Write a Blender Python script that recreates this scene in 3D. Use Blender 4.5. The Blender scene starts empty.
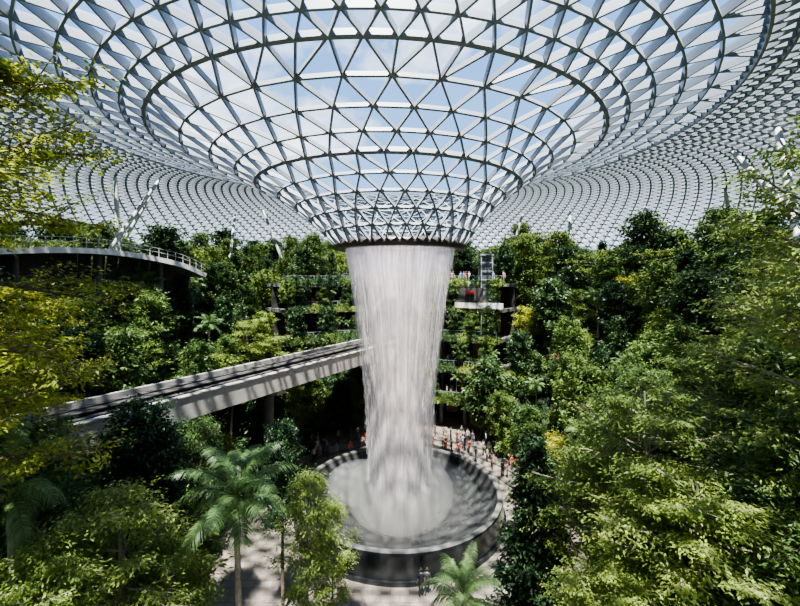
import bpy, math, random
import numpy as np
from mathutils import Vector, Matrix, noise
random.seed(7)
rng = np.random.default_rng(11)
scene = bpy.context.scene
COL = scene.collection
PI = math.pi

# ------------------------------------------------------------------ helpers
def new_mat(name):
    m = bpy.data.materials.new(name); m.use_nodes = True
    nt = m.node_tree; nt.nodes.clear()
    out = nt.nodes.new('ShaderNodeOutputMaterial')
    return m, nt, out
def N(nt, t, **kw):
    n = nt.nodes.new(t)
    for k, v in kw.items():
        setattr(n, k, v)
    return n
def L(nt, a, b): nt.links.new(a, b)
def ramp(nt, stops):
    r = nt.nodes.new('ShaderNodeValToRGB'); e = r.color_ramp.elements
    e[0].position, e[0].color = stops[0][0], (*stops[0][1], 1)
    e[1].position, e[1].color = stops[-1][0], (*stops[-1][1], 1)
    for p, c in stops[1:-1]:
        x = e.new(p); x.color = (*c, 1)
    return r
def simple_mat(name, col, rough=0.6, metal=0.0, var=0.15, scale=3.0, bump=0.0, spec=0.5):
    m, nt, out = new_mat(name)
    p = N(nt, 'ShaderNodeBsdfPrincipled'); p.inputs['Roughness'].default_value = rough
    p.inputs['Metallic'].default_value = metal
    p.inputs['Specular IOR Level'].default_value = spec
    tc = N(nt, 'ShaderNodeTexCoord'); nz = N(nt, 'ShaderNodeTexNoise'); nz.inputs['Scale'].default_value = scale
    nz.inputs['Detail'].default_value = 6
    L(nt, tc.outputs['Object'], nz.inputs['Vector'])
    c = np.array(col)
    r = ramp(nt, [(0.3, tuple(c*(1-var))), (0.7, tuple(np.minimum(c*(1+var), 1)))])
    L(nt, nz.outputs['Fac'], r.inputs['Fac']); L(nt, r.outputs['Color'], p.inputs['Base Color'])
    if bump:
        b = N(nt, 'ShaderNodeBump'); b.inputs['Strength'].default_value = bump
        L(nt, nz.outputs['Fac'], b.inputs['Height']); L(nt, b.outputs['Normal'], p.inputs['Normal'])
    L(nt, p.outputs[0], out.inputs[0])
    return m
def mesh_obj(name, verts, faces, mats=(), mat_idx=None, parent=None, smooth=False):
    me = bpy.data.meshes.new(name)
    if isinstance(verts, np.ndarray): verts = verts.tolist()
    if isinstance(faces, np.ndarray): faces = faces.tolist()
    me.from_pydata(verts, [], faces)
    for m in mats: me.materials.append(m)
    if mat_idx is not None: me.polygons.foreach_set('material_index', np.asarray(mat_idx, dtype=np.int32))
    if smooth: me.polygons.foreach_set('use_smooth', np.ones(len(me.polygons), dtype=bool))
    me.update()
    ob = bpy.data.objects.new(name, me); COL.objects.link(ob)
    if parent: ob.parent = parent
    return ob
def empty(name, loc=(0, 0, 0)):
    e = bpy.data.objects.new(name, None); COL.objects.link(e); e.location = loc; e.empty_display_size = .2
    return e
def revolve(profile, n=96, closed=False):
    v = []; f = []
    for (r, z) in profile:
        for i in range(n):
            a = 2*PI*i/n; v.append((r*math.cos(a), r*math.sin(a), z))
    k = len(profile)
    for j in range(k if closed else k-1):
        j2 = (j+1) % k
        for i in range(n):
            i2 = (i+1) % n
            f.append((j*n+i, j*n+i2, j2*n+i2, j2*n+i))
    return v, f
class MB:
    """mesh accumulator"""
    def __init__(s): s.v = []; s.f = []; s.m = []
    def add(s, v, f, m=0):
        o = len(s.v); s.v.extend([tuple(p) for p in v]); s.f.extend([tuple(i+o for i in q) for q in f]); s.m.extend([m]*len(f))
    def box(s, c, d, m=0, rotz=0.0):
        cx, cy, cz = c; dx, dy, dz = d[0]/2, d[1]/2, d[2]/2
        ca, sa = math.cos(rotz), math.sin(rotz)
        vs = []
        for sx, sy, sz in [(-1,-1,-1),(1,-1,-1),(1,1,-1),(-1,1,-1),(-1,-1,1),(1,-1,1),(1,1,1),(-1,1,1)]:
            x, y = sx*dx, sy*dy
            vs.append((cx+x*ca-y*sa, cy+x*sa+y*ca, cz+sz*dz))
        s.add(vs, [(0,3,2,1),(4,5,6,7),(0,1,5,4),(1,2,6,5),(2,3,7,6),(3,0,4,7)], m)
    def beam(s, a, b, w, h, up=(0, 0, 1), m=0):
        a = Vector(a); b = Vector(b); d = (b-a).normalized(); up = Vector(up)
        side = d.cross(up)
        if side.length < 1e-4: side = d.cross(Vector((1, 0, 0)))
        side.normalize(); u = side.cross(d).normalized()
        side *= w/2; u *= h/2
        vs = [a-side-u, a+side-u, a+side+u, a-side+u, b-side-u, b+side-u, b+side+u, b-side+u]
        s.add(vs, [(0,1,2,3),(7,6,5,4),(0,4,5,1),(1,5,6,2),(2,6,7,3),(3,7,4,0)], m)
    def tube(s, pts, rad, n=6, m=0, cap=True):
        pts = [Vector(p) for p in pts]; vs = []; k = len(pts)
        for i, p in enumerate(pts):
            d = (pts[min(i+1, k-1)]-pts[max(i-1, 0)]).normalized()
            ref = Vector((0, 0, 1)) if abs(d.z) < .9 else Vector((1, 0, 0))
            a = d.cross(ref).normalized(); b = d.cross(a)
            for j in range(n):
                t = 2*PI*j/n
                vs.append(p+(a*math.cos(t)+b*math.sin(t))*rad[i])
        fs = []
        for i in range(k-1):
            for j in range(n):
                j2 = (j+1) % n
                fs.append((i*n+j, i*n+j2, (i+1)*n+j2, (i+1)*n+j))
        if cap: fs.append(tuple(range(n-1, -1, -1))); fs.append(tuple((k-1)*n+j for j in range(n)))
        s.add(vs, fs, m)
    def arc_slab(s, r1, r2, a1, a2, z1, z2, n=24, m=0):
        vs = []; fs = []
        for i in range(n+1):
            a = a1+(a2-a1)*i/n; c, t = math.cos(a), math.sin(a)
            vs += [(r1*c, r1*t, z1), (r2*c, r2*t, z1), (r2*c, r2*t, z2), (r1*c, r1*t, z2)]
        for i in range(n):
            o = i*4
            for j in range(4):
                j2 = (j+1) % 4
                fs.append((o+j, o+4+j, o+4+j2, o+j2))
        fs.append((0, 1, 2, 3)); fs.append((n*4+3, n*4+2, n*4+1, n*4))
        s.add(vs, fs, m)
    def obj(s, name, mats, parent=None, smooth=False):
        return mesh_obj(name, s.v, s.f, mats, s.m, parent, smooth)

# ------------------------------------------------------------------ materials
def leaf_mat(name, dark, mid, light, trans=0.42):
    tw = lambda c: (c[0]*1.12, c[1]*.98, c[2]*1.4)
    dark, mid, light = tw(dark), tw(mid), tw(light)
    m, nt, out = new_mat(name)
    oi = N(nt, 'ShaderNodeObjectInfo'); g = N(nt, 'ShaderNodeNewGeometry')
    add = N(nt, 'ShaderNodeMath', operation='MULTIPLY_ADD'); add.inputs[1].default_value = 0.5
    L(nt, g.outputs['Random Per Island'], add.inputs[0])
    m2 = N(nt, 'ShaderNodeMath', operation='MULTIPLY'); m2.inputs[1].default_value = 0.5
    L(nt, oi.outputs['Random'], m2.inputs[0]); L(nt, m2.outputs[0], add.inputs[2])
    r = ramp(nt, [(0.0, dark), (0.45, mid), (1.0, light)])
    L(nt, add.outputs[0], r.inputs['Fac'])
    d = N(nt, 'ShaderNodeBsdfPrincipled'); d.inputs['Roughness'].default_value = 0.42
    d.inputs['Specular IOR Level'].default_value = 0.4
    L(nt, r.outputs['Color'], d.inputs['Base Color'])
    t = N(nt, 'ShaderNodeBsdfTranslucent')
    hs = N(nt, 'ShaderNodeHueSaturation'); hs.inputs['Hue'].default_value = 0.485; hs.inputs['Value'].default_value = 1.7
    L(nt, r.outputs['Color'], hs.inputs['Color']); L(nt, hs.outputs[0], t.inputs[0])
    mx = N(nt, 'ShaderNodeMixShader'); mx.inputs[0].default_value = trans
    L(nt, d.outputs[0], mx.inputs[1]); L(nt, t.outputs[0], mx.inputs[2]); L(nt, mx.outputs[0], out.inputs[0])
    return m
M_leaf_light = leaf_mat('leaf_light', (0.07, 0.13, 0.02), (0.155, 0.25, 0.04), (0.31, 0.41, 0.08))
M_leaf_mid = leaf_mat('leaf_mid', (0.03, 0.072, 0.016), (0.075, 0.15, 0.03), (0.18, 0.27, 0.05))
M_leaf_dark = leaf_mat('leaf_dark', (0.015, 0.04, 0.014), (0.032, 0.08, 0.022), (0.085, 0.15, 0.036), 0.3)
M_leaf_yel = leaf_mat('leaf_yellow_green', (0.11, 0.18, 0.015), (0.24, 0.31, 0.03), (0.46, 0.5, 0.06), 0.5)
M_leaf_palm = leaf_mat('leaf_palm', (0.06, 0.12, 0.035), (0.11, 0.21, 0.055), (0.21, 0.33, 0.1), 0.4)
M_red = leaf_mat('leaf_red', (0.35, 0.02, 0.02), (0.5, 0.04, 0.03), (0.6, 0.15, 0.1))
M_bark = simple_mat('bark', (0.12, 0.09, 0.065), 0.9, var=.35, scale=6, bump=.4)
M_bark_pale = simple_mat('bark_pale', (0.27, 0.235, 0.18), 0.85, var=.25, scale=8, bump=.3)
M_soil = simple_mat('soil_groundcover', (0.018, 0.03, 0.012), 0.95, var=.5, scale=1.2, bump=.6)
M_steel = simple_mat('steel_white', (0.245, 0.27, 0.31), 0.5, var=.04)
M_steel_in = simple_mat('steel_grey', (0.22, 0.235, 0.26), 0.5, var=.05)
M_ringdark = simple_mat('oculus_metal', (0.10, 0.085, 0.08), 0.4, .5, var=.15)
M_concrete = simple_mat('concrete_pale', (0.34, 0.32, 0.30), 0.7, var=.12, scale=1.5)
M_concrete_d = simple_mat('concrete_dark', (0.10, 0.097, 0.092), 0.8, var=.2, scale=1.5)
M_rail = simple_mat('rail_dark', (0.025, 0.025, 0.028), 0.6, .2, var=.2)
M_railtop = simple_mat('rail_top', (0.075, 0.07, 0.07), 0.5, .3, var=.2)
M_black = simple_mat('black_stone', (0.018, 0.02, 0.022), 0.18, var=.2)
M_white = simple_mat('white_panel', (0.38, 0.37, 0.35), 0.6, var=.1)
M_brown = simple_mat('brown_fascia', (0.16, 0.10, 0.075), 0.7, var=.2)
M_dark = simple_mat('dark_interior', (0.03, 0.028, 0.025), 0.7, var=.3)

def wet_mat():
    m, nt, out = new_mat('wet_bowl')
    p = N(nt, 'ShaderNodeBsdfPrincipled'); p.inputs['Roughness'].default_value = 0.12
    tc = N(nt, 'ShaderNodeTexCoord'); nz = N(nt, 'ShaderNodeTexNoise'); nz.inputs['Scale'].default_value = 1.3; nz.inputs['Detail'].default_value = 8
    L(nt, tc.outputs['Object'], nz.inputs['Vector'])
    r = ramp(nt, [(.3, (.018, .02, .022)), (.7, (.06, .063, .065))])
    L(nt, nz.outputs['Fac'], r.inputs['Fac']); L(nt, r.outputs[0], p.inputs['Base Color'])
    n2 = N(nt, 'ShaderNodeTexNoise'); n2.inputs['Scale'].default_value = 4; n2.inputs['Detail'].default_value = 6
    L(nt, tc.outputs['Object'], n2.inputs['Vector'])
    b = N(nt, 'ShaderNodeBump'); b.inputs['Strength'].default_value = .4; L(nt, n2.outputs['Fac'], b.inputs['Height'])
    L(nt, b.outputs[0], p.inputs['Normal']); L(nt, p.outputs[0], out.inputs[0]); return m
M_wet = wet_mat()
def floor_mat():
    m, nt, out = new_mat('stone_paving')
    p = N(nt, 'ShaderNodeBsdfPrincipled'); p.inputs['Roughness'].default_value = 0.55
    tc = N(nt, 'ShaderNodeTexCoord'); br = N(nt, 'ShaderNodeTexBrick')
    br.inputs['Scale'].default_value = 1.0; br.inputs['Brick Width'].default_value = 1.2; br.inputs['Row Height'].default_value = .6
    br.inputs['Mortar Size'].default_value = .02
    br.inputs['Color1'].default_value = (.27, .23, .19, 1); br.inputs['Color2'].default_value = (.20, .17, .145, 1); br.inputs['Mortar'].default_value = (.12, .10, .09, 1)
    L(nt, tc.outputs['Object'], br.inputs['Vector'])
    nz = N(nt, 'ShaderNodeTexNoise'); nz.inputs['Scale'].default_value = .6; nz.inputs['Detail'].default_value = 5; L(nt, tc.outputs['Object'], nz.inputs['Vector'])
    mx = N(nt, 'ShaderNodeMix', data_type='RGBA', blend_type='MULTIPLY'); mx.inputs[0].default_value = .35
    L(nt, br.outputs['Color'], mx.inputs[6]); L(nt, nz.outputs['Fac'], mx.inputs[7])
    L(nt, mx.outputs[2], p.inputs['Base Color']); L(nt, p.outputs[0], out.inputs[0]); return m
M_floor = floor_mat()
def glass_mat(name, frit_lo, frit_hi, tint):
    m, nt, out = new_mat(name)
    tr = N(nt, 'ShaderNodeBsdfTransparent'); tr.inputs[0].default_value = (*tint, 1)
    tl = N(nt, 'ShaderNodeBsdfTranslucent'); tl.inputs[0].default_value = (.34, .48, .70, 1)
    gl = N(nt, 'ShaderNodeBsdfGlossy'); gl.inputs['Roughness'].default_value = .08
    g = N(nt, 'ShaderNodeNewGeometry'); mr = N(nt, 'ShaderNodeMapRange')
    mr.inputs['To Min'].default_value = frit_lo; mr.inputs['To Max'].default_value = frit_hi
    L(nt, g.outputs['Random Per Island'], mr.inputs['Value'])
    a = N(nt, 'ShaderNodeMixShader'); L(nt, mr.outputs[0], a.inputs[0]); L(nt, tr.outputs[0], a.inputs[1]); L(nt, tl.outputs[0], a.inputs[2])
    b = N(nt, 'ShaderNodeMixShader'); b.inputs[0].default_value = .01; L(nt, a.outputs[0], b.inputs[1]); L(nt, gl.outputs[0], b.inputs[2])
    L(nt, b.outputs[0], out.inputs[0]); return m
M_glass_in = glass_mat('roof_glass', .0, .03, (.92, .965, .985))
M_glass_out = glass_mat('roof_glass_fritted', .0, .05, (.86, .93, .98))

# ------------------------------------------------------------------ roof
PR = [(5.5,22.9),(6.5,24.1),(8.5,26.1),(11,27.8),(14,29.4),(17.5,30.8),(23,32.3),(30,33.2),(38,33.4),(46,32.7),(54,31.2),(62,28.6),(70,24.6),(80,17.5)]
pr_r = np.array([p[0] for p in PR]); pr_z = np.array([p[1] for p in PR])
_sl = np.gradient(pr_z, pr_r)
def roof_z(r):
    i = int(np.clip(np.searchsorted(pr_r, r)-1, 0, len(PR)-2))
    h = pr_r[i+1]-pr_r[i]; t = (r-pr_r[i])/h
    return float((2*t**3-3*t**2+1)*pr_z[i]+(t**3-2*t**2+t)*h*_sl[i]+(-2*t**3+3*t**2)*pr_z[i+1]+(t**3-t**2)*h*_sl[i+1])
def roof_n(r, a):
    s = (roof_z(min(r+.2, 80))-roof_z(max(r-.2, 5.5)))/.4
    v = Vector((-s*math.cos(a), -s*math.sin(a), 1)); return v.normalized()
def seg(r0, r1, n):
    out = [r0]; r = r0
    while True:
        s = (roof_z(min(r+.3, 80))-roof_z(r))/.3
        st = max(1.35, .9*2*PI*r/n)/math.sqrt(1+s*s)
        if r+st*1.3 > r1: break
        r += st; out.append(r)
    return [r0+(x-r0)*(r1-r0)/((out[-1]-r0)+st) for x in out]
zones = [(5.5, 11, 32), (11, 17.5, 40), (17.5, 25, 72), (25, 80, 176)]
WH = [(.12, .28), (.12, .3), (.12, .5), (.16, .8)]
roof = empty('glass_dome_roof')
fr = MB(); gl_v = []; gl_f = []; gl_m = []
def P(r, a): return Vector((r*math.cos(a)-min(1.6, .17*(r-5.5)), r*math.sin(a), roof_z(r)))
def strip(frm, ra, na, oa, rb, nb, ob_, w, h, gm):
    ia = ib = 0
    A = lambda i: 2*PI*(i+oa)/na
    B = lambda i: 2*PI*(i+ob_)/nb
    while ia < na or ib < nb:
        pa = P(ra, A(ia)); pb = P(rb, B(ib))
        nn = roof_n((ra+rb)/2, A(ia))
        frm.beam(pa, pb, w, h, nn, 0 if gm else 1)
        nxt_a = A(ia+1); nxt_b = B(ib+1)
        if (ib >= nb) or (ia < na and nxt_a <= nxt_b+1e-9):
            tri = [pa, P(ra, nxt_a), pb]; ia += 1
        else:
            tri = [pa, P(rb, nxt_b), pb]; ib += 1
        o = len(gl_v); gl_v.extend([tuple(q+nn*.12) for q in tri]); gl_f.append((o, o+1, o+2)); gl_m.append(gm)
for zi, (r0, r1, n) in enumerate(zones):
    rs = seg(r0, r1, n)+[r1]
    w, h = WH[zi]; off = 0.0; gm = 0 if zi < 2 else 1
    for k in range(len(rs)):
        r = rs[k]; last = k == len(rs)-1
        if not (last and zi < len(zones)-1) and not (k == 0 and zi == 0):
            ww, hh = (w, h)
            if k == 0 and r < 20: ww, hh = .24, .4
            for i in range(n):
                a = 2*PI*(i+off)/n; b = 2*PI*(i+1+off)/n
                fr.beam(P(r, a), P(r, b), ww, hh, roof_n(r, a), 0 if gm else 1)
        if not last:
            r2 = rs[k+1]
            if k+1 == len(rs)-1 and zi < len(zones)-1: n2 = zones[zi+1][2]; off2 = 0.0
            else: n2 = n; off2 = (off+.5) % 1.0
            strip(fr, r, n, off, r2, n2, off2, w*.9, h, gm)
            off = off2
fr.obj('diagrid_frame', [M_steel, M_steel_in], roof)
mesh_obj('glass_panels', gl_v, gl_f, [M_glass_in, M_glass_out], gl_m, roof)

# oculus ring
v, f = revolve([(5.15, 22.55), (5.6, 22.6), (5.75, 22.95), (5.5, 23.3), (5.1, 23.25), (5.0, 22.9)], 96, True)
oc = empty('waterfall_oculus_ring')
mesh_obj('rim', v, f, [M_ringdark], parent=oc, smooth=True)
v, f = revolve([(5.0, 22.62), (4.95, 22.75), (4.3, 22.8), (4.3, 22.7)], 96, True)
mesh_obj('inner_lip', v, f, [M_steel_in], parent=oc, smooth=True)

def strut(a, b, r=.22):
    m = MB(); a = Vector(a); b = Vector(b); r *= 1.2
    m.tube([a, a.lerp(b, .12), a.lerp(b, .5), a.lerp(b, .9), b], [r*.5, r*.9, r, r*.85, r*.4], 12)
    m.tube([a-Vector((0, 0, .5)), a+Vector((0, 0, .1))], [r*1.6, r*1.2], 12)
    m.obj('roof_strut', [M_strut], smooth=True)
M_strut = simple_mat('strut_white', (.6, .6, .6), .4, var=.04)
def rp(x, y): return (x, y, float(roof_z(math.hypot(x+1.6, y))))
for a, b, r in [((37.5,-2,20),(33.8,6),.3), ((28.6,-7,19),(32,-1),.28), ((30,34,19),(30,36),.3), ((-35.6,16,18),(-35.6,15),.25),
             ((-38,12,18),(-31,17),.22), ((44,26,19),(39,29),.25), ((47,20,19),(43,18),.25), ((-20,40,18),(-25,38),.22), ((20,42,19),(23,40),.22),
             ((-44,22,18),(-38,26),.25), ((40,30,19),(46,33),.25), ((-30,34,18),(-30,38),.22)]:
    strut(a, rp(*b), r)

# ------------------------------------------------------------------ terrain
def cap_d(x, y):
    yy = min(0, max(-48, y)); rad = 14.5 if yy > -6 else 14.5+(yy+6)*.33
    rad = max(rad, 6)
    return math.hypot(x, y-yy)-rad
def terr(x, y):
    d = cap_d(x, y)
    if d < 0: return -2.5
    base = 20*(1-math.exp(-(d/15)**1.25)) if d < 60 else 20
    st = 1.6; q = base/st; fq = q-math.floor(q)
    fq = min(1, fq*2.2)
    z = (math.floor(q)+fq)*st
    z += 0.5*noise.noise(Vector((x*.15, y*.15, 0)))
    if y > 8 and math.hypot(x, y) < 31 and math.atan2(abs(x), y) < 0.70: z = -2.5
    return z
G = 150; S = 168.0
tv = []; tf = []
for j in range(G+1):
    for i in range(G+1):
        x = -S/2+S*i/G; y = -S/2+S*j/G+8
        tv.append((x, y, terr(x, y)))
for j in range(G):
    for i in range(G):
        a = j*(G+1)+i; tf.append((a, a+1, a+G+2, a+G+1))
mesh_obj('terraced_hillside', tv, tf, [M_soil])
v, f = revolve([(8.6, 0), (12, 0.0), (18, 0), (30, 0), (62, 0)], 128)
mesh_obj('floor', v, f, [M_floor])

# ------------------------------------------------------------------ pool
pool = empty('rain_vortex_pool')
v, f = revolve([(9.0, 0), (9.0, .3), (8.85, .3), (8.8, 1.0), (8.75, 1.85), (8.7, 1.98)], 128)
mesh_obj('outer_wall', v, f, [M_black], parent=pool, smooth=False)
v, f = revolve([(8.7, 1.98), (8.6, 2.03), (8.3, 2.03), (8.25, 1.9)], 128)
mesh_obj('rim', v, f, [M_concrete_d], parent=pool)
v, f = revolve([(8.25, 1.9), (8.0, 1.3), (7.3, .7), (6.3, .2), (5, -.25), (3.6, -.6), (2, -.8), (0.01, -.85)], 128)
mesh_obj('bowl', v, f, [M_wet], parent=pool, smooth=True)
kerb = MB()
for rr, hh in [(11.2, .12), (13.2, .15), (15.4, .2)]:
    kerb.arc_slab(rr, rr+.35, .2, PI-.2, -.05, hh, 96, 0)
kerb.obj('plaza_kerb', [M_concrete_d])

# ------------------------------------------------------------------ waterfall
def water_mat(name, lo, hi, zs, col=(.99, .93, .95), seed=0.0, sc=22, f0=.38, f1=.64):
    m, nt, out = new_mat(name)
    tc = N(nt, 'ShaderNodeTexCoord'); sep = N(nt, 'ShaderNodeSeparateXYZ'); L(nt, tc.outputs['Object'], sep.inputs[0])
    at = N(nt, 'ShaderNodeMath', operation='ARCTAN2'); L(nt, sep.outputs[1], at.inputs[0]); L(nt, sep.outputs[0], at.inputs[1])
    zz = N(nt, 'ShaderNodeMath', operation='MULTIPLY'); zz.inputs[1].default_value = zs; L(nt, sep.outputs[2], zz.inputs[0])
    cb = N(nt, 'ShaderNodeCombineXYZ'); L(nt, at.outputs[0], cb.inputs[0]); L(nt, zz.outputs[0], cb.inputs[1]); cb.inputs[2].default_value = seed
    n1 = N(nt, 'ShaderNodeTexNoise'); n1.inputs['Scale'].default_value = sc; n1.inputs['Detail'].default_value = 5; n1.inputs['Roughness'].default_value = .65
    L(nt, cb.outputs[0], n1.inputs['Vector'])
    mr = N(nt, 'ShaderNodeMapRange'); mr.inputs['From Min'].default_value = f0; mr.inputs['From Max'].default_value = f1
    mr.inputs['To Min'].default_value = lo; mr.inputs['To Max'].default_value = hi; L(nt, n1.outputs['Fac'], mr.inputs['Value'])
    zr = ramp(nt, [(0.0, (.4, .4, .4)), (.25, (.14, .14, .14)), (.5, (.0, .0, .0)), (.85, (.03, .03, .03)), (1.0, (.3, .3, .3))])
    zn = N(nt, 'ShaderNodeMath', operation='DIVIDE'); zn.inputs[1].default_value = 22.7; L(nt, sep.outputs[2], zn.inputs[0]); L(nt, zn.outputs[0], zr.inputs['Fac'])
    ad = N(nt, 'ShaderNodeMath', operation='ADD', use_clamp=True); L(nt, mr.outputs[0], ad.inputs[0]); L(nt, zr.outputs[0], ad.inputs[1])
    d = N(nt, 'ShaderNodeBsdfDiffuse'); d.inputs[0].default_value = (*col, 1)
    t = N(nt, 'ShaderNodeBsdfTranslucent'); t.inputs[0].default_value = (*col, 1)
    a = N(nt, 'ShaderNodeMixShader'); a.inputs[0].default_value = .5; L(nt, d.outputs[0], a.inputs[1]); L(nt, t.outputs[0], a.inputs[2])
    tr = N(nt, 'ShaderNodeBsdfTransparent'); b = N(nt, 'ShaderNodeMixShader')
    L(nt, ad.outputs[0], b.inputs[0]); L(nt, tr.outputs[0], b.inputs[1]); L(nt, a.outputs[0], b.inputs[2]); L(nt, b.outputs[0], out.inputs[0])
    return m
M_w1 = water_mat('falling_water_sheet', .0, .5, .008, f0=.42, f1=.68)
M_w2 = water_mat('falling_water_streaks', 0.0, .35, .012, seed=4.0, sc=14, f0=.42, f1=.66)
M_w3 = water_mat('falling_water_core', 0.1, .65, .010, seed=9.0, sc=7)
wf = empty('indoor_waterfall')
WP = [(22.75, 4.75), (22, 4.66), (20.5, 4.38), (18.2, 4.0), (16, 3.72), (13.9, 3.45), (11.5, 3.2), (9.5, 3.0), (6, 2.8), (3, 2.7), (.8, 2.75), (-.72, 2.95)]
wz = np.array([p[0] for p in WP])[::-1]; wr = np.array([p[1] for p in WP])[::-1]
for k, (sc, mt, amp) in enumerate([(1.0, M_w1, .03), (.93, M_w2, .04), (.66, M_w3, .08)]):
    n = 200; vs = []; fs = []; Z = np.linspace(22.72, -.6, 40)
    for j, z in enumerate(Z):
        t = (22.72-z)/23.3
        for i in range(n):
            a = 2*PI*i/n
            nz_ = noise.noise(Vector((math.cos(a)*4, math.sin(a)*4, z*.03+k*9)))+.4*noise.noise(Vector((math.cos(a)*10, math.sin(a)*10, z*.04+k*5)))
            r = np.interp(z, wz, wr)*sc*(1+amp*nz_*(.15+t))
            vs.append((r*math.cos(a), r*math.sin(a), z))
    for j in range(39):
        for i in range(n):
            fs.append((j*n+i, j*n+(i+1) % n, (j+1)*n+(i+1) % n, (j+1)*n+i))
    mesh_obj('water_sheet_%d' % k, vs, fs, [mt], parent=wf, smooth=True)
dm = MB()
for i in range(5000):
    z = 22*(random.random()**1.2); a = random.random()*2*PI
    r = np.interp(z, wz, wr)*(1+random.gauss(0, .022)+.015*(1-z/22))
    s = random.uniform(.003, .009); h = random.uniform(.4, 1.6)
    x, y = r*math.cos(a), r*math.sin(a)
    dm.add([(x-s, y, z), (x, y-s, z), (x+s, y, z), (x, y+s, z), (x, y, z+h), (x, y, z-.03)], [(0,1,4),(1,2,4),(2,3,4),(3,0,4),(1,0,5),(2,1,5),(3,2,5),(0,3,5)])
M_drop = simple_mat('water_droplet', (.9, .9, .92), .2, var=.02)
dm.obj('falling_droplets', [M_drop], wf)
def mist(name, c, s, dens):
    m, nt, out = new_mat(name+'_vapour')
    vs = N(nt, 'ShaderNodeVolumeScatter'); vs.inputs['Density'].default_value = dens; vs.inputs['Color'].default_value = (1, .99, .995, 1); vs.inputs['Anisotropy'].default_value = 0
    L(nt, vs.outputs[0], out.inputs['Volume'])
    v, f = revolve([(max(.01, math.sin(PI*i/16)), -math.cos(PI*i/16)) for i in range(17)], 32)
    mesh_obj(name, [(c[0]+p[0]*s[0], c[1]+p[1]*s[1], c[2]+p[2]*s[2]) for p in v], f, [m], parent=wf, smooth=True)
mist('mist_outer', (0, 0, 1.5), (7.0, 7.0, 1.7), .04)
mist('mist_inner', (0, 0, 1.6), (4.7, 4.7, 3.0), .16)
mist('mist_core', (0, 0, 1.2), (3.7, 3.7, 2.6), .5)
mist('mist_plume', (-3.4, .9, 1.9), (3.2, 3.2, 1.5), .25)

# ------------------------------------------------------------------ skytrain track
track = empty('elevated_train_track')
d0 = Vector((-.503, -.864, 0)); right = Vector((.864, -.503, 0))
p_far = Vector((-4.66, 9.4, 0))+d0*(-10); p_near = Vector((-4.66, 9.4, 0))+d0*44
tm = MB()
def tb(off, z, w, h, m, a=p_far, b=p_near):
    tm.beam(a-right*off+Vector((0, 0, z)), b-right*off+Vector((0, 0, z)), w, h, (0, 0, 1), m)
tb(.18, 11.2, .35, 1.6, 0)
tb(5.45, 11.2, .35, 1.6, 0)
tb(2.8, 10.6, 4.9, .35, 1)
tb(.18, 12.04, .5, .08, 0)
for o in (1.1, 1.9, 3.6, 4.4):
    tb(o, 11.25, .38, .95, 1); tb(o, 11.76, .46, .07, 3)
tb(2.75, 11.3, .5, 1.2, 1); tb(2.75, 11.93, .7, .07, 3)
L_ = (p_near-p_far).length; k = 0
while k*1.2 < L_:
    c = p_far+d0*(k*1.2)
    tm.beam(c-right*.6+Vector((0, 0, 11.2)), c-right*5.1+Vector((0, 0, 11.2)), .25, .18, (0, 0, 1), 1); k += 1
for t in (10.8, 26, 40):
    c = Vector((-4.66, 9.4, 0))+d0*t-right*2.0
    zb = max(0, terr(c.x, c.y))-.3
    tm.tube([c+Vector((0, 0, zb)), c+Vector((0, 0, 10))], [.45, .45], 16, 2)
    tm.beam(c+right*1.6+Vector((0, 0, 10.2)), c-right*3+Vector((0, 0, 10.2)), 1.0, .6, (0, 0, 1), 0)
tm.obj('guideway', [M_concrete, M_rail, M_concrete_d, M_railtop], track)

# ------------------------------------------------------------------ back building
bld = empty('terrace_mall_building')
bm_ = MB(); A1, A2 = math.radians(54), math.radians(130)
levels = [0, 4, 8, 12, 16, 19.5]
for k, z in enumerate(levels[1:]):
    r1 = 19.5+k*.9
    bm_.arc_slab(r1, 30, A1, A2, z-.45, z, 40, 0)
    bm_.arc_slab(r1-.02, r1+.12, A1, A2, z-.5, z+.25, 40, 8 if k < 3 else 1)
    bm_.arc_slab(r1+.1, r1+.14, A1, A2, z+1.05, z+1.10, 40, 3)
    for i in range(41):
        a = A1+(A2-A1)*i/40
        bm_.beam((r1*1.006*math.cos(a), r1*1.006*math.sin(a), z), (r1*1.006*math.cos(a), r1*1.006*math.sin(a), z+1.1), .04, .04, (1, 0, 0), 3)
bm_.arc_slab(28, 28.4, A1, A2, 0, 19.5, 40, 2)
for k in range(len(levels)-1):
    for i in range(9):
        a = A1+.05+(A2-A1-.1)*i/8; r = 21.5+k*.9
        bm_.tube([(r*math.cos(a), r*math.sin(a), levels[k]), (r*math.cos(a), r*math.sin(a), levels[k+1]-.4)], [.28, .28], 12, 0)
    for i in range(16):
        a = A1+.06+(A2-A1-.12)*(i+.5)/16
        bm_.box(((26.0 if k < 3 else 27.5)*math.cos(a), (26.0 if k < 3 else 27.5)*math.sin(a), levels[k]+1.6), (.3, 1.7, 2.6), 4 if (i+k) % 3 else 5, a)
M_shop = simple_mat('shopfront_glass', (.06, .065, .07), .15, var=.3)
M_shop2 = simple_mat('shopfront_warm', (.45, .27, .15), .5, var=.3)
M_sign = simple_mat('sign_red', (.35, .02, .02), .4, var=.1)
M_pw = simple_mat('parapet_white', (.48, .46, .44), .5, var=.06)
bm_.box((10.6, 18.9, 16.55), (6.6, .5, .75), 7, -.5)
bm_.box((9.4, 19.0, 18.3), (1.2, .25, .4), 6, -.5)
bm_.box((9.6, 19.3, 18.0), (3.4, .3, 1.9), 2, -.5)
bm_.obj('floors_and_columns', [M_concrete_d, M_white, M_dark, M_steel_in, M_shop, M_shop2, M_sign, M_pw, M_brown], bld)
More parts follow.
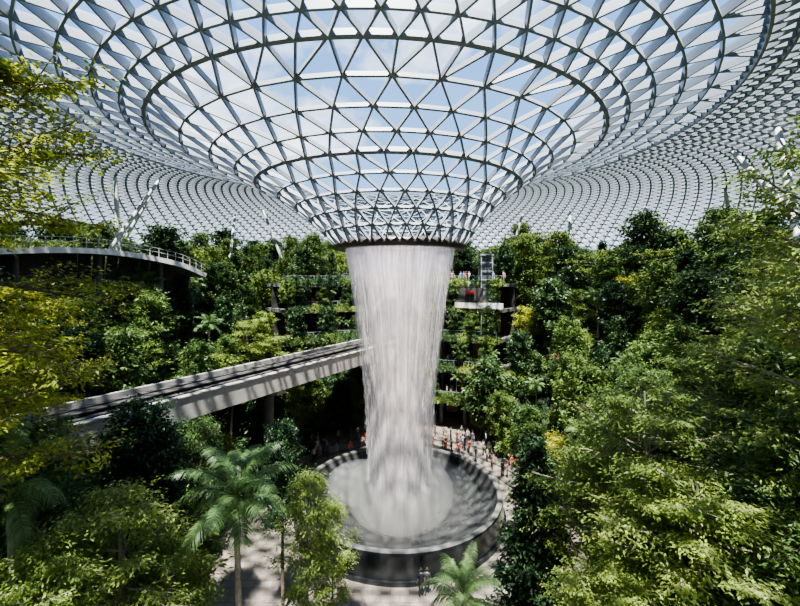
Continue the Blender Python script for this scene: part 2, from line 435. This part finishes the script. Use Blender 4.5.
# lift tower
lt = MB(); cx, cy = 11.7, 19.6
for sx in (-.75, .75):
    for sy in (-.75, .75):
        lt.box((cx+sx, cy+sy, 11.7), (.13, .13, 23.4), 0)
z = .5
while z < 23.2:
    for s in (-.75, .75):
        lt.box((cx, cy+s, z), (1.6, .08, .1), 0); lt.box((cx+s, cy, z), (.08, 1.6, .1), 0)
    z += 1.15
lt.box((cx, cy, 23.4), (1.8, 1.8, .2), 0); lt.box((cx, cy, 11.7), (1.2, 1.2, 23), 1); lt.box((cx, cy, 17.6), (1.3, 1.3, 2.4), 0)
lt.obj('glass_lift_tower', [M_steel_in, M_shop])
es = MB()
for i in range(24):
    es.box((13.2, 12.5+i*.28, .1+i*.17), (1.6, .3, .2), 0)
for s in (-.9, .9):
    es.beam((13.2+s, 12.3, .6), (13.2+s, 19.2, 4.8), .12, .9, (0, 0, 1), 1)
es.obj('escalator', [M_concrete_d, M_steel_in])

# left curved balcony walkway
bw = MB()
ctl = []
for px, py, d in [(-60, 243, 26), (0, 243, 30), (60, 243, 34), (110, 246, 38), (150, 252, 41), (183, 260, 43.5), (205, 270, 46)]:
    ctl.append(Vector(((px-400)/400*d, d-35, 20-(py-280)/400*d)))
pts = []
for i in range(len(ctl)-1):
    p0 = ctl[max(i-1, 0)]; p1 = ctl[i]; p2 = ctl[i+1]; p3 = ctl[min(i+2, len(ctl)-1)]
    for t in (0, .25, .5, .75):
        pts.append(.5*((2*p1)+(p2-p0)*t+(2*p0-5*p1+4*p2-p3)*t*t+(-p0+3*p1-3*p2+p3)*t**3))
pts.append(ctl[-1])
for i in range(len(pts)-1):
    a, b = pts[i]-Vector((0, 0, .6)), pts[i+1]-Vector((0, 0, .6)); n_ = (b-a).cross(Vector((0, 0, 1))).normalized()
    e = (b-a).normalized()*.1
    back = -n_*1.6
    bw.beam(a+back-e, b+back+e, 3.2, .35, (0, 0, 1), 0)
    bw.beam(a-e, b+e, .2, .5, (0, 0, 1), 1)
    for h in (.75, 1.15): bw.beam(a-e+Vector((0, 0, h)), b+e+Vector((0, 0, h)), .05, .05, (0, 0, 1), 2)
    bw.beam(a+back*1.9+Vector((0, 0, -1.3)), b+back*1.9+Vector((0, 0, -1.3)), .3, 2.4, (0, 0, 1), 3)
    bw.beam(a, a+Vector((0, 0, 1.15)), .05, .05, (1, 0, 0), 2)
    if i % 6 == 0:
        q = a+back*1.2; bw.tube([(q.x, q.y, max(terr(q.x, q.y), 0)-.3), (q.x, q.y, a.z)], [.25, .25], 12, 0)
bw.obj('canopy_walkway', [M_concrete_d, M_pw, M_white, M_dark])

# ------------------------------------------------------------------ plants
def make_leaves(c, d, nrm, Ln, W, droop=.15):
    c = np.asarray(c); d = d/np.linalg.norm(d, axis=1, keepdims=True)
    s = np.cross(d, nrm); s /= (np.linalg.norm(s, axis=1, keepdims=True)+1e-9)
    Ln = Ln[:, None]; W = W[:, None]
    up = np.cross(s, d)
    v = np.stack([c, c+d*Ln*.5+s*W*.5-up*Ln*.03, c+d*Ln-np.array([0, 0, 1])*Ln*droop, c+d*Ln*.5-s*W*.5-up*Ln*.03], 1)
    n = len(c); v = v.reshape(-1, 3)
    return v, np.arange(n*4).reshape(n, 4)
def finish(name, mb, LV, mats):
    v = np.array(mb.v) if len(mb.v) else np.zeros((0, 3))
    faces = list(mb.f); mi = list(mb.m)
    off = len(mb.v); allv = [v]
    for lv, lf, m in LV:
        allv.append(lv); faces.extend((lf+off).tolist()); mi.extend([m]*len(lf)); off += len(lv)
    v = np.concatenate(allv)
    me = bpy.data.meshes.new(name); me.from_pydata(v.tolist(), [], faces)
    for m in mats: me.materials.append(m)
    me.polygons.foreach_set('material_index', np.asarray(mi, dtype=np.int32)); me.update()
    return me
def tree_mesh(name, seed, H, R, base, nbr, elev, ntw, nlf, lL, lW, flat, prof, mats, trunk_r=.16, jitter=.35, curve=.5):
    rg = np.random.default_rng(seed); mb = MB()
    k = 8; tp = []
    ax, ay = rg.normal(0, curve, 2)
    for i in range(k+1):
        t = i/k; tp.append(Vector((ax*math.sin(t*2.2)*.5, ay*math.sin(t*2.6)*.5, H*.97*t)))
    mb.tube(tp, [trunk_r*(1-.85*i/k)+.015 for i in range(k+1)], 8, 0)
    def tpos(t):
        x = t*k; i = min(int(x), k-1); return tp[i].lerp(tp[i+1], x-i)
    C = []; D = []; NN = []; S_ = []
    for b in range(nbr):
        u = (b+.5)/nbr; th = b*2.39996+rg.normal(0, .3)
        t0 = base+(1-base)*u*.95
        Lb = max(.15, R*prof(u)*rg.uniform(.65, 1.2))
        el = elev[0]+(elev[1]-elev[0])*u+rg.normal(0, .14)
        p0 = tpos(t0); dr = Vector((math.cos(th)*math.cos(el), math.sin(th)*math.cos(el), math.sin(el)))
        pts_ = []; sag = rg.uniform(.0, .18)
        for j in range(5):
            s = j/4; pts_.append(p0+dr*Lb*s+Vector((rg.normal(0, .03)*Lb, rg.normal(0, .03)*Lb, -sag*Lb*s*s)))
        mb.tube(pts_, [trunk_r*.38*(1-u*.6)*(1-.8*j/4)+.008 for j in range(5)], 4, 0, False)
        for w in range(ntw):
            s = .25+.75*(w+.5)/ntw
            x = s*4; i = min(int(x), 3); q = pts_[i].lerp(pts_[i+1], x-i)
            sd = 1 if w % 2 else -1
            an = th+sd*rg.uniform(.5, 1.1)
            lt_ = Lb*rg.uniform(.25, .42)*(1.15-s*.5)
            td = Vector((math.cos(an), math.sin(an), rg.normal(.08, .25)*(1.5-flat)))
            mb.tube([q, q+td*lt_], [.018*trunk_r/.16, .006], 3, 0, False)
            m = nlf; ss = rg.uniform(.1, 1.1, m)
            base_p = np.array(q)[None]+np.array(td)[None]*lt_*ss[:, None]
            jit = rg.normal(0, jitter, (m, 3)); jit[:, 2] *= (1-flat)
            C.append(base_p+jit)
            D.append(np.array([math.cos(an), math.sin(an), -.1])[None]+rg.normal(0, .7, (m, 3))*np.array([1, 1, .5*(1-flat)+.15]))
            NN.append(np.array([0, 0, 1.])[None]+rg.normal(0, .5*(1.3-flat), (m, 3)))
            S_.append(rg.uniform(.65, 1.25, m))
    C = np.concatenate(C); D = np.concatenate(D); NN = np.concatenate(NN); S_ = np.concatenate(S_)
    lv, lf = make_leaves(C, D, NN, lL*S_, lW*S_)
    return finish(name, mb, [(lv, lf, 1)], mats)
round_p = lambda u: max(.25, math.sin(PI*(.12+.83*u))**.6)
cone_p = lambda u: max(.12, (1-u)**.8*1.0+.1)
umb_p = lambda u: .65+.4*math.sin(PI*min(1, u*.95+.02))-.55*max(0, u-.75)*2
T = {}
T['ht_round'] = tree_mesh('ht_round', 1, 7, 2.5, .3, 34, (.1, .9), 6, 26, .34, .16, .25, round_p, [M_bark, M_leaf_mid], .14, .26)
T['ht_round2'] = tree_mesh('ht_round2', 2, 6, 2.2, .25, 32, (.0, .8), 6, 26, .30, .15, .3, round_p, [M_bark, M_leaf_light], .12, .25)
T['ht_layer'] = tree_mesh('ht_layer', 3, 7.5, 3.0, .3, 26, (.0, .35), 8, 30, .26, .12, .75, umb_p, [M_bark_pale, M_leaf_light], .12, .3)
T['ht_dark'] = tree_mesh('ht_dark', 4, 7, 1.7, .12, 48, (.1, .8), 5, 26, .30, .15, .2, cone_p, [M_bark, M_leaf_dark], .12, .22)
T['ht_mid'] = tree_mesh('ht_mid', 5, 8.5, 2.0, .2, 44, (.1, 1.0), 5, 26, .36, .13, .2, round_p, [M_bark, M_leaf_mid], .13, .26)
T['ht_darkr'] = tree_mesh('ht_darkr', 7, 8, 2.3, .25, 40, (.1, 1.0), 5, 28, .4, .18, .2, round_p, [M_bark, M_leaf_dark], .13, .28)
T['ht_yel'] = tree_mesh('ht_yel', 6, 5, 2.0, .25, 28, (.0, .7), 6, 24, .3, .12, .5, umb_p, [M_bark_pale, M_leaf_yel], .1, .25)
T['fg_layer'] = tree_mesh('fg_layer', 21, 15, 4.2, .45, 46, (.05, .5), 12, 46, .20, .085, .72, umb_p, [M_bark_pale, M_leaf_light], .2, .28)
T['fg_layer2'] = tree_mesh('fg_layer2', 22, 14, 3.4, .4, 40, (.1, .7), 10, 40, .19, .085, .6, round_p, [M_bark_pale, M_leaf_light], .18, .26)
T['fg_yel'] = tree_mesh('fg_yel', 23, 22, 5.6, .42, 44, (-.05, .45), 13, 60, .2, .1, .58, umb_p, [M_bark, M_leaf_yel], .26, .24)
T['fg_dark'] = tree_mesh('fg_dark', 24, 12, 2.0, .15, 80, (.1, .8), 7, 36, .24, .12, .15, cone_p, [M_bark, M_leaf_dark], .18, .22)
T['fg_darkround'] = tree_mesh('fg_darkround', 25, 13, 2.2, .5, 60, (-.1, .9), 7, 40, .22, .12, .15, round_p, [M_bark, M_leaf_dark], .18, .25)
T['fg_mid'] = tree_mesh('fg_mid', 26, 14, 3.2, .35, 58, (0, .8), 9, 44, .2, .09, .3, round_p, [M_bark, M_leaf_mid], .18, .26)
T['fg_thin'] = tree_mesh('fg_thin', 27, 12, 1.9, .3, 40, (.3, 1.0), 7, 30, .2, .07, .3, round_p, [M_bark_pale, M_leaf_light], .1, .2)

def palm_mesh(name, seed, H, n_fr, Lf, leafl, mats, tr=.14, up=.9):
    rg = np.random.default_rng(seed); mb = MB()
    k = 22; lean = rg.normal(0, .35, 2)
    pp = [Vector((lean[0]*(i/k)**2, lean[1]*(i/k)**2, H*i/k)) for i in range(k+1)]
    mb.tube(pp, [tr*(1.25-.45*i/k)*(1.06 if i % 2 else .96) for i in range(k+1)], 10, 0)
    top = pp[-1]
    mb.tube([top-Vector((0, 0, .1)), top+Vector((0, 0, .5)), top+Vector((0, 0, 1.0))], [tr*.85, tr*.8, tr*.3], 10, 2)
    V = []; F = []; off = 0
    for i in range(n_fr):
        th = i*2.39996+rg.normal(0, .15); age = i/(n_fr-1)
        el = 1.35-age*1.45*up+rg.normal(0, .08); ln = Lf*rg.uniform(.85, 1.1)*(1-.25*abs(age-.5))
        p = np.array(top)+np.array([0, 0, .7-age*.3]); rach = [p.copy()]; m = 30
        dirs = []
        for j in range(m):
            e = el-(1.25+.5*age)*(j/m)**1.3
            d = np.array([math.cos(th)*math.cos(e), math.sin(th)*math.cos(e), math.sin(e)]); dirs.append(d)
            p = p+d*ln/m; rach.append(p.copy())
        mb.tube([tuple(q) for q in rach[::3]], [.028*(1-.8*j/(len(rach[::3])-1)) for j in range(len(rach[::3]))], 4, 2, False)
        side = np.array([-math.sin(th), math.cos(th), 0.])
        for j in range(3, m):
            s = j/m; d = dirs[j]; upv = np.cross(side, d) if np.cross(side, d)[2] > 0 else -np.cross(side, d)
            ll = leafl*math.sin(PI*(.12+.85*s))**.7*rg.uniform(.85, 1.1)
            for sg in (-1, 1):
              for q in (0, .5):
                a = rach[j]*(1-q)+rach[j+1]*q
                out = side*sg*.95+d*.55+upv*rg.normal(.05, .12); out /= np.linalg.norm(out)
                wd = d*.022*(ll/.5)
                m1 = a+out*ll*.5; e1 = a+out*ll-np.array([0, 0, ll*.45])
                V += [a-wd*.6, a+wd*.6, m1+wd, m1-wd, e1]
                F += [(off, off+1, off+2, off+3), (off+3, off+2, off+4)]; off += 5
    mb.add(V, F, 1)
    return finish(name, mb, [], mats)
T['palm'] = palm_mesh('palm', 31, 10.5, 16, 3.1, .62, [M_bark_pale, M_leaf_palm, M_leaf_mid])
T['palm2'] = palm_mesh('palm2', 32, 7.2, 14, 2.5, .55, [M_bark_pale, M_leaf_palm, M_leaf_mid], .12)
T['hpalm'] = palm_mesh('hpalm', 33, 4.5, 14, 2.0, .5, [M_bark_pale, M_leaf_palm, M_leaf_mid], .1)

def shrub_mesh(name, seed, n, Ln, W, mats, spread=1.0):
    rg = np.random.default_rng(seed); V = []; F = []; off = 0; mb = MB()
    for i in range(n):
        th = rg.uniform(0, 2*PI); el = rg.uniform(.25, 1.4); l = Ln*rg.uniform(.6, 1.1)
        p = np.array([rg.normal(0, .18*spread), rg.normal(0, .18*spread), 0])
        sd = np.array([-math.sin(th), math.cos(th), 0]); pr = []
        for j in range(5):
            w = W*math.sin(PI*(.15+.8*j/4))*.5 if j < 4 else .005
            pr += [p-sd*w, p+sd*w]
            e = el-.4*j; p = p+np.array([math.cos(th)*math.cos(e), math.sin(th)*math.cos(e), math.sin(e)])*l/4
        V += pr
        for j in range(4): F.append((off+2*j, off+2*j+1, off+2*j+3, off+2*j+2))
        off += 10
    mb.add(V, F, 0)
    return finish(name, mb, [], mats)
def bush_mesh(name, seed, n, R, Hh, lL, mats):
    rg = np.random.default_rng(seed); mb = MB()
    for i in range(6):
        a = i*1.05; mb.tube([(0, 0, -.2), (math.cos(a)*R*.5, math.sin(a)*R*.5, Hh*.6)], [.03, .01], 4, 0, False)
    u = rg.normal(0, 1, (n, 3)); u /= np.linalg.norm(u, axis=1, keepdims=True); u[:, 2] = abs(u[:, 2])
    lump = 1+.25*np.sin(u[:, 0]*5+seed)*np.cos(u[:, 1]*6)
    rr = rg.uniform(.7, 1.0, n)*lump
    c = u*np.array([R, R, Hh])*rr[:, None]
    d = u+rg.normal(0, .6, (n, 3)); nn = u+np.array([0, 0, .8])+rg.normal(0, .4, (n, 3))
    s = rg.uniform(.7, 1.3, n)
    lv, lf = make_leaves(c, d, nn, lL*s, lL*.5*s)
    return finish(name, mb, [(lv, lf, 1)], mats)
T['sh1'] = shrub_mesh('sh1', 41, 60, 1.6, .16, [M_leaf_light])
T['sh2'] = shrub_mesh('sh2', 42, 50, 1.2, .26, [M_leaf_mid])
T['sh3'] = bush_mesh('sh3', 43, 1300, 1.3, 1.4, .24, [M_bark, M_leaf_mid])
T['sh4'] = bush_mesh('sh4', 44, 1300, 1.4, 1.2, .22, [M_bark, M_leaf_light])
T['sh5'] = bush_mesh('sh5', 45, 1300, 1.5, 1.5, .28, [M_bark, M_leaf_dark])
T['shred'] = bush_mesh('shred', 46, 120, .5, .5, .2, [M_bark, M_red])

def place(name, key, x, y, z, s=1.0, rot=None, parent=None, sz=None):
    o = bpy.data.objects.new(name, T[key]); COL.objects.link(o)
    o.location = (x, y, z); o.rotation_euler = (0, 0, random.uniform(0, 6.28) if rot is None else rot)
    o.scale = (s, s, s if sz is None else sz)
    if parent: o.parent = parent
    return o

CX, CY, CZ = 0, -35, 20
forest = empty('hillside_forest'); under = empty('understory_planting')
HH = {'ht_round': 7, 'ht_round2': 6, 'ht_layer': 7.5, 'ht_dark': 7, 'ht_mid': 8.5, 'ht_yel': 5, 'hpalm': 5.5, 'ht_darkr': 8}
keys = ['ht_round']*4+['ht_round2']*4+['ht_layer']*4+['ht_dark']*4+['ht_mid']*4+['ht_yel']*1+['hpalm']*4+['ht_darkr']*3
placed = []; cnt = 0
for tr_ in range(9000):
    x = random.uniform(-62, 62); y = random.uniform(-30, 66)
    d = cap_d(x, y)
    if d < .6 or math.hypot(x, y) > 66: continue
    if math.hypot(x, y) < 32.5 and y > 8 and math.atan2(abs(x), y) < .74: continue
    if d > 34 and random.random() < .6: continue
    if math.hypot(x-CX, y-CY) < 15: continue
    mind = 2.6 if d < 26 else 3.4
    if any((x-a)**2+(y-b)**2 < mind**2 for a, b in placed): continue
    k = random.choice(keys); s = random.uniform(.7, 1.15)
    if random.random() < .2 and d > 12: s *= 1.3
    z = terr(x, y)-.15
    rel = Vector((x, y, 0))-p_far; al = rel.dot(d0); off = -(rel.dot(right))
    if -6 < al < L_+6:
        if -2.2 < off < 8:
            if z > 8: continue
            s = min(s, (9.6-z)/HH[k])
            if s < .35: continue
        elif off <= -2.2 and x < 2:
            s = min(s, (10.2-z)/HH[k])
            if s < .4: continue
    if x < -14 and -12 < y < 17:
        dd, qz = min(((x-q.x)**2+(y-q.y)**2, q.z) for q in pts)
        front = any((y+35) < (q.y+35) and abs(x/(y+35)-q.x/(q.y+35)) < .07 and (q.y-y) < 20 for q in pts)
        if dd < 30 or front:
            s = min(s, (qz-1.6-z)/HH[k])
            if s < .3: continue
    if 9 < x < 17 and 2 < y < 20: s = min(s, .75)
    placed.append((x, y)); cnt += 1
    place('tree', k, x, y, z, s, parent=forest)
c2 = 0; pl2 = []
for tr_ in range(7000):
    x = random.uniform(-50, 50); y = random.uniform(-30, 55); d = cap_d(x, y)
    if d < .3 or d > 30: continue
    if math.hypot(x, y) < 31.5 and y > 8 and math.atan2(abs(x), y) < .72: continue
    if any((x-a)**2+(y-b)**2 < 1.45**2 for a, b in pl2): continue
    pl2.append((x, y)); c2 += 1
    place('shrub', random.choice(['sh1', 'sh2', 'sh3', 'sh4', 'sh5', 'sh3', 'sh4']), x, y, terr(x, y)-.1, random.uniform(.7, 1.3), parent=under)
    if random.random() < .05: place('red_flower_clump', 'shred', x+.8, y-.5, terr(x+.8, y-.5)+.6, 1, parent=under)
for k, z in enumerate(levels[1:]):
    r1 = 19.9+k*.9
    for i in range(52):
        a = A1+(A2-A1)*(i+random.random())/52
        if random.random() < (.9 if not (1.05 < a < 1.3 and k < 2) else .6):
            place('terrace_plant', random.choice(['sh2', 'sh3', 'sh5', 'sh5', 'sh4']), r1*math.cos(a), r1*math.sin(a), z-.35, random.uniform(.5, .95), parent=under)
    for i in range(22 if k < 4 else 30):
        a = A1+(A2-A1)*random.random()
        if 1.38 < a < 1.76: continue
        if 1.08 < a < 1.35 and k < 3 and random.random() < .55: continue
        kk = random.choice(['ht_round', 'ht_dark', 'ht_mid', 'hpalm', 'ht_darkr', 'ht_darkr']); rr = r1+.3+(random.random()*7 if k == 4 else 0)
        place('terrace_tree', kk, rr*math.cos(a), rr*math.sin(a), z-.1, (.52 if k < 4 else .75)*random.uniform(.75, 1.15), parent=under)
for a, s in ((.84, .9), (.93, 1.25), (.99, 1.05), (2.02, .9), (2.1, .85), (2.2, .9), (2.28, .8), (2.36, .9), (1.94, .8)):
    rr = random.uniform(17.6, 18.6)
    place('terrace_tree', random.choice(['ht_mid', 'ht_darkr', 'ht_round']), rr*math.cos(a), rr*math.sin(a), 0, s, parent=under)

def ft(name, key, px, d, topz, H, s=None, rot=None):
    x = (px-400)/400*d; y = d-35
    z0 = max(0.0, terr(x, y))-.05
    sz = (topz-z0)/H
    return place(name, key, x, y, z0, s if s else sz, rot, sz=sz)
ft('palm_tree', 'palm', 240, 16.5, 10.9, 10.9, 1.0, .4)
ft('palm_tree', 'palm2', 466, 15.2, 7.4, 7.6, .8, 1.0)
ft('palm_tree', 'palm2', 15, 13, 12.8, 7.6, .9, 2.0)
ft('palm_tree', 'palm2', 745, 13.5, 9.0, 7.6, .9, 0.0)
ft('broadleaf_tree', 'fg_layer', 640, 17.5, 15.6, 15, .92)
ft('broadleaf_tree', 'fg_layer2', 590, 19, 12.2, 14, .75)
ft('broadleaf_tree', 'fg_layer', 700, 14, 13.2, 15, .8)
ft('conifer_tree', 'fg_dark', 527, 19.5, 12.8, 12, .95)
ft('conifer_tree', 'fg_dark', 548, 22, 11.0, 12, .8)
ft('broadleaf_tree', 'fg_mid', 775, 14, 15.5, 14, .9)
ft('broadleaf_tree', 'fg_layer2', 838, 13, 25.8, 14, 1.05)
ft('broadleaf_tree', 'fg_layer2', 795, 24, 22, 14, 1.0)
ft('broadleaf_tree', 'fg_layer2', 720, 22, 17, 14, 1.0)
ft('broadleaf_tree', 'fg_mid', 655, 25, 14.5, 14, .85)
ft('broadleaf_tree', 'fg_yel', -70, 11.5, 28.0, 22, .84)
ft('broadleaf_tree', 'fg_yel', -20, 17, 20.5, 22, .62)
ft('broadleaf_tree', 'fg_darkround', 138, 20, 14.0, 13, .9)
ft('broadleaf_tree', 'fg_darkround', 283, 24, 11.6, 13, .6)
ft('broadleaf_tree', 'fg_thin', 305, 19, 11.0, 12, .85)
ft('broadleaf_tree', 'fg_thin', 332, 22, 8.2, 12, .7)
ft('broadleaf_tree', 'fg_layer2', 110, 14, 12.8, 14, .8)
ft('broadleaf_tree', 'fg_layer2', 55, 12.5, 12.4, 14, .7)
ft('broadleaf_tree', 'fg_mid', 190, 22, 12.2, 14, .6)
ft('broadleaf_tree', 'fg_mid', 10, 15, 14.5, 14, .8)
ft('broadleaf_tree', 'fg_layer2', 165, 15, 10.3, 14, .55)
ft('broadleaf_tree', 'fg_layer2', 620, 14, 10, 14, .7)
for px, d in [(520, 17), (545, 16), (575, 18), (610, 17), (660, 16), (700, 18), (740, 17), (280, 18), (310, 20), (200, 18), (160, 17), (120, 18), (325, 21), (60, 16), (500, 19), (560, 23)]:
    x = (px-400)/400*d; y = d-35
    place('garden_bush', random.choice(['sh1', 'sh3', 'sh4', 'sh2', 'sh5']), x, y, max(0, terr(x, y)), random.uniform(.9, 1.4))

# ------------------------------------------------------------------ people
M_skin = simple_mat('skin', (.5, .31, .22), .55, var=.08)
M_hair = simple_mat('hair', (.02, .016, .013), .6, var=.2)
M_shoe = simple_mat('shoe', (.04, .04, .04), .6, var=.2)
def person_mesh(name, shirt, pants, step=.12, arm=.1):
    M_sh = simple_mat(name+'_shirt', shirt, .8, var=.1); M_pa = simple_mat(name+'_trousers', pants, .85, var=.1)
    V = []; E = []; Rr = []
    def vtx(p, r): V.append(p); Rr.append(r); return len(V)-1
    def chain(i0, lst):
        prev = i0
        for p, r in lst:
            j = vtx(p, r); E.append((prev, j)); prev = j
        return prev
    pel = vtx((0, 0, .93), (.145, .10))
    ch = chain(pel, [((0, 0, 1.08), (.125, .09)), ((0, 0, 1.25), (.15, .105)), ((0, 0, 1.38), (.135, .09))])
    chain(ch, [((0, 0, 1.47), (.058, .058)), ((0, .01, 1.53), (.052, .055))])
    hands = []
    for s in (-1, 1):
        chain(pel, [((s*.09, 0, .86), (.088, .092)), ((s*.095, s*step*.55+.015, .49), (.058, .062)), ((s*.095, s*step-.02, .2), (.045, .047)), ((s*.095, s*step, .08), (.038, .042)), ((s*.1, s*step+.14, .035), (.036, .028))])
        w = chain(ch, [((s*.17, 0, 1.40), (.058, .06)), ((s*.22, -.01-s*arm*.4, 1.13), (.042, .043)), ((s*.235, .05-s*arm, .90), (.028, .03)), ((s*.235, .065-s*arm, .84), (.034, .018))])
        hands.append((s, Vector(V[w])))
    me = bpy.data.meshes.new(name+'_sk'); me.from_pydata(V, E, []); ob = bpy.data.objects.new(name+'_sk', me); COL.objects.link(ob)
    md = ob.modifiers.new('s', 'SKIN'); md.use_smooth_shade = True
    for i, sv in enumerate(me.skin_vertices[0].data):
        sv.radius = Rr[i]; sv.use_root = (i == 0)
    sb = ob.modifiers.new('u', 'SUBSURF'); sb.levels = 1
    dg = bpy.context.evaluated_depsgraph_get(); dg.update()
    em = bpy.data.meshes.new_from_object(ob.evaluated_get(dg))
    mb = MB(); mb.v = [tuple(v.co) for v in em.vertices]
    for p in em.polygons:
        c = p.center; mb.f.append(tuple(p.vertices))
        if c.z < .075: m = 4
        elif c.z < .95 and abs(c.x) < .19: m = 1
        elif c.z > 1.46 or (abs(c.x) > .18 and c.z < 1.17): m = 2
        else: m = 0
        mb.m.append(m)
    bpy.data.objects.remove(ob); bpy.data.meshes.remove(me)
    for s, h in hands:
        for q in range(4):
            b = h+Vector((0, -.024+q*.016, -.015)); l = (.065, .078, .074, .058)[q]
            mb.tube([b, b+Vector((-s*.004, 0, -l*.5)), b+Vector((-s*.018, .004, -l))], [.009, .008, .006], 6, 2)
        b = h+Vector((-s*.005, .03, .02)); mb.tube([b, b+Vector((-s*.015, .028, -.025)), b+Vector((-s*.022, .034, -.055))], [.011, .0095, .007], 6, 2)
    hv, hf = revolve([(max(.001, math.sin(PI*i/14)), -math.cos(PI*i/14)) for i in range(15)], 20)
    hv2 = []
    for (x, y, z) in hv:
        jaw = 1-.22*max(0, -z); hv2.append((x*.077*jaw, y*.093*(1-.08*max(0, -z))+.012, z*.115+1.635))
    mb.add(hv2, hf, 2)
    for idx in range(len(mb.f)-len(hf), len(mb.f)):
        c = sum((Vector(mb.v[i]) for i in mb.f[idx]), Vector())/len(mb.f[idx])
        if c.z > 1.695 or (c.y < .0 and c.z > 1.57) or (c.y < .03 and c.z > 1.66): mb.m[idx] = 3
    mb.tube([(0, .098, 1.655), (0, .122, 1.62), (0, .1, 1.612)], [.007, .014, .01], 6, 2)
    for s in (-1, 1):
        mb.tube([(s*.03, .095, 1.648), (s*.03, .1035, 1.648)], [.011, .008], 8, 3)
        mb.tube([(s*.074, .01, 1.665), (s*.084, .005, 1.64), (s*.075, .012, 1.61)], [.008, .015, .006], 6, 2)
    mb.tube([(-.022, .094, 1.588), (0, .1, 1.585), (.022, .094, 1.588)], [.004, .007, .004], 6, 4)
    v, f = revolve([(.08, -.02), (.084, .03), (.078, .07), (.05, .108), (.001, .122)], 18)
    mb.add([(p[0], p[1]*1.14, p[2]+1.645+max(0, p[1])*.5) for p in v], f, 3)
    m = bpy.data.meshes.new(name); m.from_pydata(mb.v, [], mb.f)
    for mt in (M_sh, M_pa, M_skin, M_hair, M_shoe): m.materials.append(mt)
    m.polygons.foreach_set('material_index', np.array(mb.m, dtype=np.int32)); m.polygons.foreach_set('use_smooth', np.ones(len(mb.f), dtype=bool)); m.update()
    return m
PM = [person_mesh('pA', (.03, .035, .05), (.03, .03, .035), .02, .03), person_mesh('pB', (.05, .05, .06), (.05, .07, .14), .14, .1),
      person_mesh('pC', (.6, .58, .55), (.04, .05, .09), .1, .12), person_mesh('pD', (.5, .05, .04), (.07, .06, .05), .05, .05),
      person_mesh('pE', (.12, .2, .35), (.25, .22, .17), .16, .1), person_mesh('pF', (.4, .33, .25), (.03, .03, .03), .03, .05)]
def person(i, x, y, z, rot, name='person', parent=None, s=1.0):
    o = bpy.data.objects.new(name, PM[i]); COL.objects.link(o); o.location = (x, y, z); o.rotation_euler = (0, 0, rot); o.scale = (s, s, s)
    if parent: o.parent = parent
person(0, 1.33, -9.75, 0, .3, s=1.03); person(1, 1.72, -9.6, 0, -.2, s=.98)
crowd = empty('visitor_crowd')
for i in range(140):
    a = random.uniform(.35, 2.8); r = random.uniform(11.8, 17.5)
    person(random.randrange(6), r*math.cos(a), r*math.sin(a), 0, random.uniform(0, 6.28), 'visitor', crowd, random.uniform(.93, 1.05))
for k, z in enumerate(levels[1:]):
    for i in range(18):
        a = random.uniform(A1, A2); r = 21+k*.9
        person(random.randrange(6), r*math.cos(a), r*math.sin(a), z, random.uniform(0, 6.28), 'visitor', crowd)

# ------------------------------------------------------------------ world & sun
w = bpy.data.worlds.new('sky'); scene.world = w; w.use_nodes = True
nt = w.node_tree; nt.nodes.clear(); out = nt.nodes.new('ShaderNodeOutputWorld'); bg = nt.nodes.new('ShaderNodeBackground')
tc = N(nt, 'ShaderNodeTexCoord'); sp = N(nt, 'ShaderNodeSeparateXYZ'); L(nt, tc.outputs['Generated'], sp.inputs[0])
r = ramp(nt, [(0.0, (.34, .50, .72)), (.35, (.21, .40, .72)), (1.0, (.10, .27, .64))]); L(nt, sp.outputs[2], r.inputs['Fac'])
nz = N(nt, 'ShaderNodeTexNoise'); nz.inputs['Scale'].default_value = 2.4; nz.inputs['Detail'].default_value = 9; nz.inputs['Roughness'].default_value = .55
mp = N(nt, 'ShaderNodeMapping'); mp.inputs['Scale'].default_value = (1, 1, 1.6); mp.inputs['Location'].default_value = (.35, .1, .2)
L(nt, tc.outputs['Generated'], mp.inputs[0]); L(nt, mp.outputs[0], nz.inputs['Vector'])
cr = ramp(nt, [(.52, (0, 0, 0)), (.68, (1, 1, 1))]); L(nt, nz.outputs['Fac'], cr.inputs['Fac'])
mx = N(nt, 'ShaderNodeMix', data_type='RGBA'); L(nt, cr.outputs[0], mx.inputs[0]); L(nt, r.outputs[0], mx.inputs[6]); mx.inputs[7].default_value = (1.4, 1.4, 1.4, 1)
L(nt, mx.outputs[2], bg.inputs[0]); bg.inputs[1].default_value = 1.6; L(nt, bg.outputs[0], out.inputs[0])
sd = bpy.data.lights.new('sun', 'SUN'); sd.energy = 22; sd.angle = .02; sd.color = (1, .94, .84)
so = bpy.data.objects.new('sun', sd); COL.objects.link(so)
sunfrom = Vector((-.05, -.38, 1.0))
so.rotation_euler = sunfrom.to_track_quat('Z', 'Y').to_euler(); so.location = (0, 0, 60)

cam = bpy.data.cameras.new('camera'); co = bpy.data.objects.new('camera', cam); COL.objects.link(co)
co.location = (CX, CY, CZ); co.rotation_euler = (PI/2, 0, 0); cam.sensor_width = 36; cam.lens = 18; cam.shift_y = -.0288; cam.clip_end = 500
cam.clip_start = .1
scene.camera = co
scene.view_settings.view_transform = 'AgX'
scene.view_settings.exposure = 0.4
try: scene.view_settings.look = 'AgX - Medium High Contrast'
except Exception as e: print(e)
